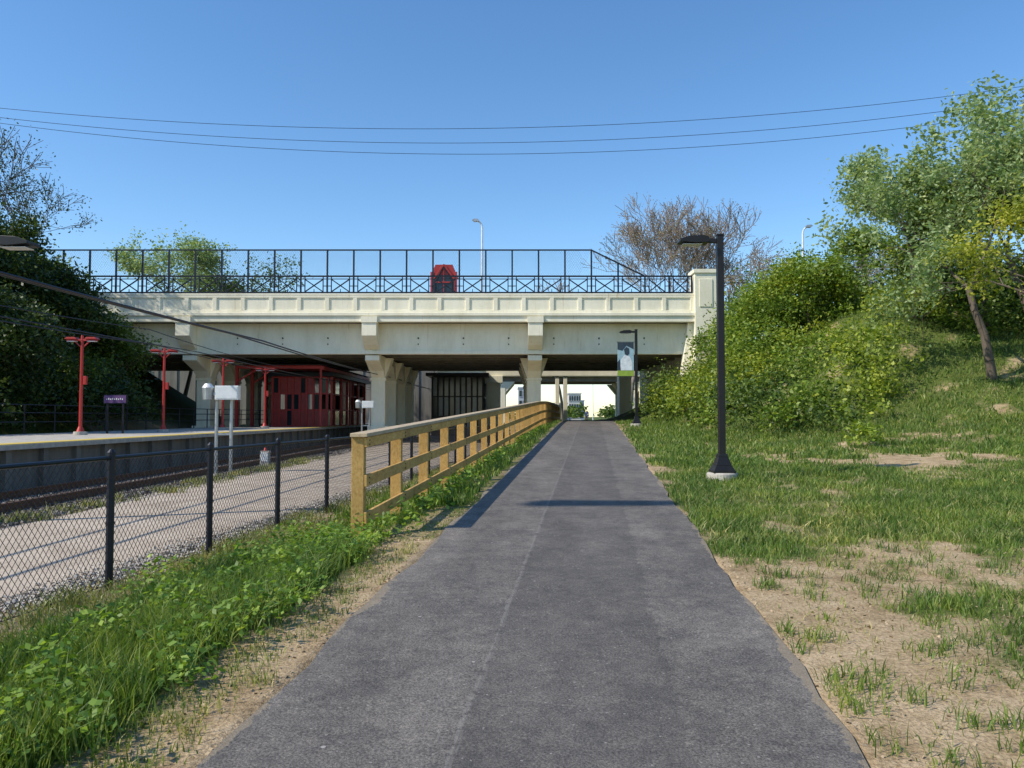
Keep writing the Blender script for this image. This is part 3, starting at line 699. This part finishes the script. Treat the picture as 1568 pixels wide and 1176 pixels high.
# sapling shrubs breaking the ridge line
for i,(x,y,h) in enumerate([(12.4,41,4.3),(14.2,38,3.6),(17,40,4.4),(20.5,42,4.6),(10.8,43,4.2)]):
    tree('shrub' if i==0 else 'shrub.%03d'%i,x,y,h,.9,LM_lime if i%2 else LM_bush,14,.15,60+i,.06,.2,.5,depth=4)
x,y=sample(260,-36,-18.9,16,45.5,lambda x,y:x<-19.2); r=rng.uniform(.8,1.9,len(x)); C=np.stack([x,y,H(x,y)+r*.8+rng.uniform(0,1.8,len(x))],1)
bushmass('embankment_bushes',C,r,190,.19,LM_dark)
x,y=sample(26,-23,-19.2,36,45,lambda x,y:x<0); r=rng.uniform(.7,1.3,len(x)); C=np.stack([x,y,H(x,y)+r*1.8+1],1)
bushmass('embankment_bushes.001',C,r,260,.18,LM_mid)
n=300; a=rng.uniform(-.75,.75,n); d=rng.uniform(130,260,n); x=np.tan(a)*d; off=np.abs(x-.1*d); k=(off>3.0); x=x[k];d=d[k];off=off[k]
r=rng.uniform(1.0,2.6,len(x))*np.where(off>30,2.2,1); C=np.stack([x,d,.8+r*.6],1)
bushmass('distant_trees',C,r,40,.7,LM_mid)
# ------------------------------------------------------------------ grass
def gs(n,x0,x1,y0,y1,pw=1.6):
    y=y0+(y1-y0)*rng.random(n)**1.5; u_=rng.uniform(x0,x1,n); x=u_+.1*y
    g=grassmask(x,y); k=rng.random(n)<g**pw
    return x[k],y[k],g[k]
x,y,g=gs(90000,-4.3,-1.85,1.6,13); h=rng.uniform(.05,.24,len(x))*(.3+.9*g)*np.where(y>9,.6,1); h*=np.where((-1.79-(x-.1*y))<.6,.5,1)
P=np.stack([x,y,H(x,y)-.01],1); blades('grass_verge',P,h,rng.uniform(.005,.011,len(x)),LM_grass)
x,y,g=gs(26000,-4.6,-1.9,12,50); P=np.stack([x,y,H(x,y)-.01],1); blades('grass_verge.001',P,rng.uniform(.08,.25,len(x)),rng.uniform(.012,.03,len(x)),LM_grass)
x,y,g=gs(170000,1.28,9,1.8,20,2.2); h=rng.uniform(.03,.15,len(x))*(.3+.9*g); P=np.stack([x,y,H(x,y)-.01],1)
blades('grass_lawn',P,h,rng.uniform(.004,.010,len(x))*(1+y*.06),LM_grass,.5)
x,y,g=gs(60000,1.28,9,1.8,14,1.0); h=rng.uniform(.02,.09,len(x)); P=np.stack([x,y,H(x,y)-.01],1)
blades('dry_grass',P,h,rng.uniform(.004,.008,len(x)),LM_dry,.9)
x,y,g=gs(90000,1.3,22,18,46); P=np.stack([x,y,H(x,y)-.01],1)
blades('grass_lawn.001',P,rng.uniform(.06,.22,len(x)),rng.uniform(.018,.04,len(x)),LM_grass,.5)
x,y,g=gs(50000,6,14,9,24); P=np.stack([x,y,H(x,y)-.01],1)
blades('grass_lawn.002',P,rng.uniform(.04,.14,len(x)),rng.uniform(.01,.02,len(x)),LM_grass,.5)
x,y,g=gs(45000,1.3,14,9,28); P=np.stack([x,y,H(x,y)-.01],1)
blades('dry_grass.001',P,rng.uniform(.05,.15,len(x)),rng.uniform(.01,.02,len(x)),LM_dry,.8)
def tufts(name,cx,cy,per,h,spread,mat,w=(.005,.011)):
    P=np.repeat(np.stack([cx,cy],1),per,0)+rng.normal(size=(len(cx)*per,2))*spread
    k=((P[:,0]-.1*P[:,1])>1.3)|((P[:,0]-.1*P[:,1])<-1.85); P=P[k]
    hh=rng.uniform(.4,1,len(P))*h; P3=np.concatenate([P,(H(P[:,0],P[:,1])-.01)[:,None]],1)
    blades(name,P3,hh,rng.uniform(w[0],w[1],len(P)),mat,.6)
n=520; cy=rng.uniform(2.2,12,n); cx=.1*cy+1.3+rng.random(n)*6
tufts('grass_tufts',cx,cy,30,.15,.06,LM_grass)
n=1000; cy=rng.uniform(2.0,11,n); cx=.1*cy+1.3+rng.random(n)**.8*6
tufts('grass_tufts.001',cx,cy,8,.08,.04,LM_dry,(.003,.008))
n=260; cy=rng.uniform(1.8,8.5,n); cx=.1*cy-2.45-rng.random(n)*1.3
tufts('tall_grass',cx,cy,50,.34,.10,LM_grass,(.006,.013))
n=220; cy=rng.uniform(1.8,12,n); cx=.1*cy-3.6-rng.random(n)*.8
tufts('fence_line_dry_grass',cx,cy,40,.16,.10,LM_dry,(.005,.011))
n=90; cy=rng.uniform(6,30,n); cx=rng.uniform(-7.9,-7.0,n); tufts('trackside_weeds',cx,cy,40,.22,.12,LM_dry,(.01,.02))
n=110; cy=rng.uniform(5,26,n); cx=.1*cy-4.45+rng.normal(0,.12,n); tufts('trackside_weeds.001',cx,cy,40,.18,.10,LM_dry,(.008,.015))
n=150; cy=rng.uniform(2,9,n); cx=.1*cy-1.87-rng.random(n)*.5; tufts('dirt_edge_tufts',cx,cy,16,.10,.05,LM_dry,(.004,.009))
n=260; cy=rng.uniform(1.7,10,n); cx=.1*cy-2.3-rng.random(n)**1.0*1.5; per=40
hp=np.repeat(rng.uniform(.08,.36,n),per)*rng.random(n*per)**.6
P=np.repeat(np.stack([cx,cy],1),per,0)+rng.normal(size=(n*per,2))*.075
P=np.concatenate([P,(H(P[:,0],P[:,1])+.02+hp)[:,None]],1)
LM_weed=leafmat('weed_leaf',(.10,.18,.025),(.20,.32,.05),(.30,.42,.08),.4,2,.7)
leaves('broadleaf_weeds',P,.055,LM_weed,None,1.0,.6)
n=60; cy=rng.uniform(9.5,40,n); cx=.1*cy-2.25-rng.random(n)*.5; per=60
P=np.repeat(np.stack([cx,cy],1),per,0)+rng.normal(size=(n*per,2))*.16
P=np.concatenate([P,(H(P[:,0],P[:,1])+rng.uniform(.02,.3,n*per))[:,None]],1)
leaves('broadleaf_weeds.001',P,.08,LM_weed,None,.8,.6)
n=5000; cy=rng.uniform(1.8,14,n); side=rng.random(n)<.7
cx=np.where(side,.1*cy+1.27+rng.random(n)**1.3*6,.1*cy-1.8-rng.random(n)*.8)
P=np.stack([cx,cy,H(cx,cy)+.003],1)
leaves('soil_clods',P,.028,simple('soil_clod',(.42,.32,.20),.95,0,.6,30),None,.6,.9)
# ------------------------------------------------------------------ distant buildings
def bldg(name,x0,x1,y0,d,h,col,nx,nz):
    mb=MB(); m=simple(name+'_wall',col,.8,0,.1,1); mb.box(x0,x1,y0,y0+d,0,h,m); mb.box(x0-.2,x1+.2,y0-.2,y0+d+.2,h,h+.5,m)
    for i in range(nx):
        for k in range(nz):
            cx=x0+(x1-x0)*(i+.5)/nx; cz=1+(h-1)*(k+.5)/nz; w=(x1-x0)/nx*.3; q=(h-1)/nz*.3
            mb.box(cx-w,cx+w,y0-.12,y0-.02,cz-q,cz+q,glass)
            mb.box(cx-w-.1,cx+w+.1,y0-.16,y0-.01,cz-q-.15,cz-q-.01,m)
    mb.build(name)
bldg('office_building',2,8.5,250,15,10.5,(.45,.47,.50),5,3)
bldg('apartment_building',18.5,22.5,262,15,9.0,(.62,.60,.56),5,3)
bldg('apartment_building.001',23.2,26,290,15,7.2,(.30,.36,.45),5,2)
bldg('warehouse',9.5,16.5,240,15,5.4,(.42,.36,.30),7,2)
bldg('brick_building',-12,-3,230,15,8.5,(.3,.14,.10),6,2)
# ------------------------------------------------------------------ people
def person(name,x,y,z,rot,shirt,pants,stride=.18):
    J=[(0,0,.95),(0,0,1.15),(0,0,1.40),(0,0,1.50),(0,.02,1.58),(0,.02,1.70),
       (-.19,0,1.40),(-.24,.02,1.12),(-.25,.10,.88),(-.25,.13,.78),(.19,0,1.40),(.24,-.03,1.12),(.25,.02,.88),(.25,.05,.78),
       (-.10,0,.90),(-.11,stride*.6,.50),(-.11,stride*.7,.09),(-.11,stride*.7+.17,.04),(.10,0,.90),(.11,-stride*.3,.50),(.11,-stride*1.1,.09),(.11,-stride*1.1+.16,.04)]
    E=[(0,1),(1,2),(2,3),(3,4),(4,5),(2,6),(6,7),(7,8),(8,9),(2,10),(10,11),(11,12),(12,13),(0,14),(14,15),(15,16),(16,17),(0,18),(18,19),(19,20),(20,21)]
    Rr=[.15,.13,.15,.055,.09,.085,.065,.048,.036,.04,.065,.048,.036,.04,.09,.062,.042,.04,.09,.062,.042,.04]
    me=bpy.data.meshes.new(name); me.from_pydata(J,E,[]); ob=bpy.data.objects.new(name,me); scene.collection.objects.link(ob)
    s=ob.modifiers.new('skin','SKIN')
    for i,v in enumerate(me.skin_vertices[0].data):
        v.radius=(Rr[i],Rr[i]*(.75 if i<3 else 1)); v.use_root=(i==0)
    ob.modifiers.new('sub','SUBSURF').levels=2; ob.modifiers['sub'].render_levels=2
    m,nt,b=newmat(name+'_clothes'); sx=N(nt,'ShaderNodeSeparateXYZ'); nt.links.new(ocoord(nt),sx.inputs[0])
    r=ramp(nt,math_(nt,'DIVIDE',sx.outputs[2],1.8),[(0,(.03,.03,.03)),(.045,pants),(.53,shirt),(.825,(.42,.26,.18)),(.925,(.05,.03,.02))]); r.color_ramp.interpolation='CONSTANT'
    nt.links.new(r.outputs[0],b.inputs['Base Color']); me.materials.append(m)
    ob.location=(x,y,z); ob.rotation_euler=(0,0,rot)
person('waiting_passenger',-16.6,70,1.05,2.8,(.05,.05,.06),(.02,.02,.03),.04)
person('waiting_passenger.001',-15.7,71,1.05,2.2,(.5,.5,.5),(.03,.04,.08),.06)
person('walking_pedestrian',9.3,100,float(pz(100))+.02,3.0,(.05,.08,.2),(.03,.03,.03),.22)
# ------------------------------------------------------------------ camera, light, sky
cam=bpy.data.cameras.new('camera'); co=bpy.data.objects.new('camera',cam); scene.collection.objects.link(co)
co.location=(0,0,1.7); co.rotation_euler=(R(90+2.33),0,0); cam.sensor_width=36; cam.lens=28.24; cam.clip_end=6000; cam.clip_start=.05
scene.camera=co
sun=bpy.data.lights.new('sun','SUN'); sun.energy=5.0; sun.angle=R(.53); sun.color=(1,.93,.81)
so=bpy.data.objects.new('sun',sun); scene.collection.objects.link(so); so.rotation_euler=SUN.to_track_quat('Z','Y').to_euler()
w=bpy.data.worlds.new('World'); scene.world=w; w.use_nodes=True; nt=w.node_tree
sky=nt.nodes.new('ShaderNodeTexSky'); sky.sky_type='NISHITA'; sky.sun_disc=False; sky.sun_elevation=R(EL); sky.sun_rotation=math.atan2(SUN.x,SUN.y)
sky.altitude=100; sky.air_density=1.0; sky.dust_density=.2; sky.ozone_density=2.5
hs=nt.nodes.new('ShaderNodeHueSaturation'); hs.inputs['Saturation'].default_value=1.2; hs.inputs['Value'].default_value=1.3
nt.links.new(sky.outputs[0],hs.inputs['Color'])
nt.links.new(hs.outputs[0],nt.nodes['Background'].inputs[0]); nt.nodes['Background'].inputs[1].default_value=.15
scene.view_settings.view_transform='Standard'; scene.view_settings.look='None'; scene.view_settings.exposure=0
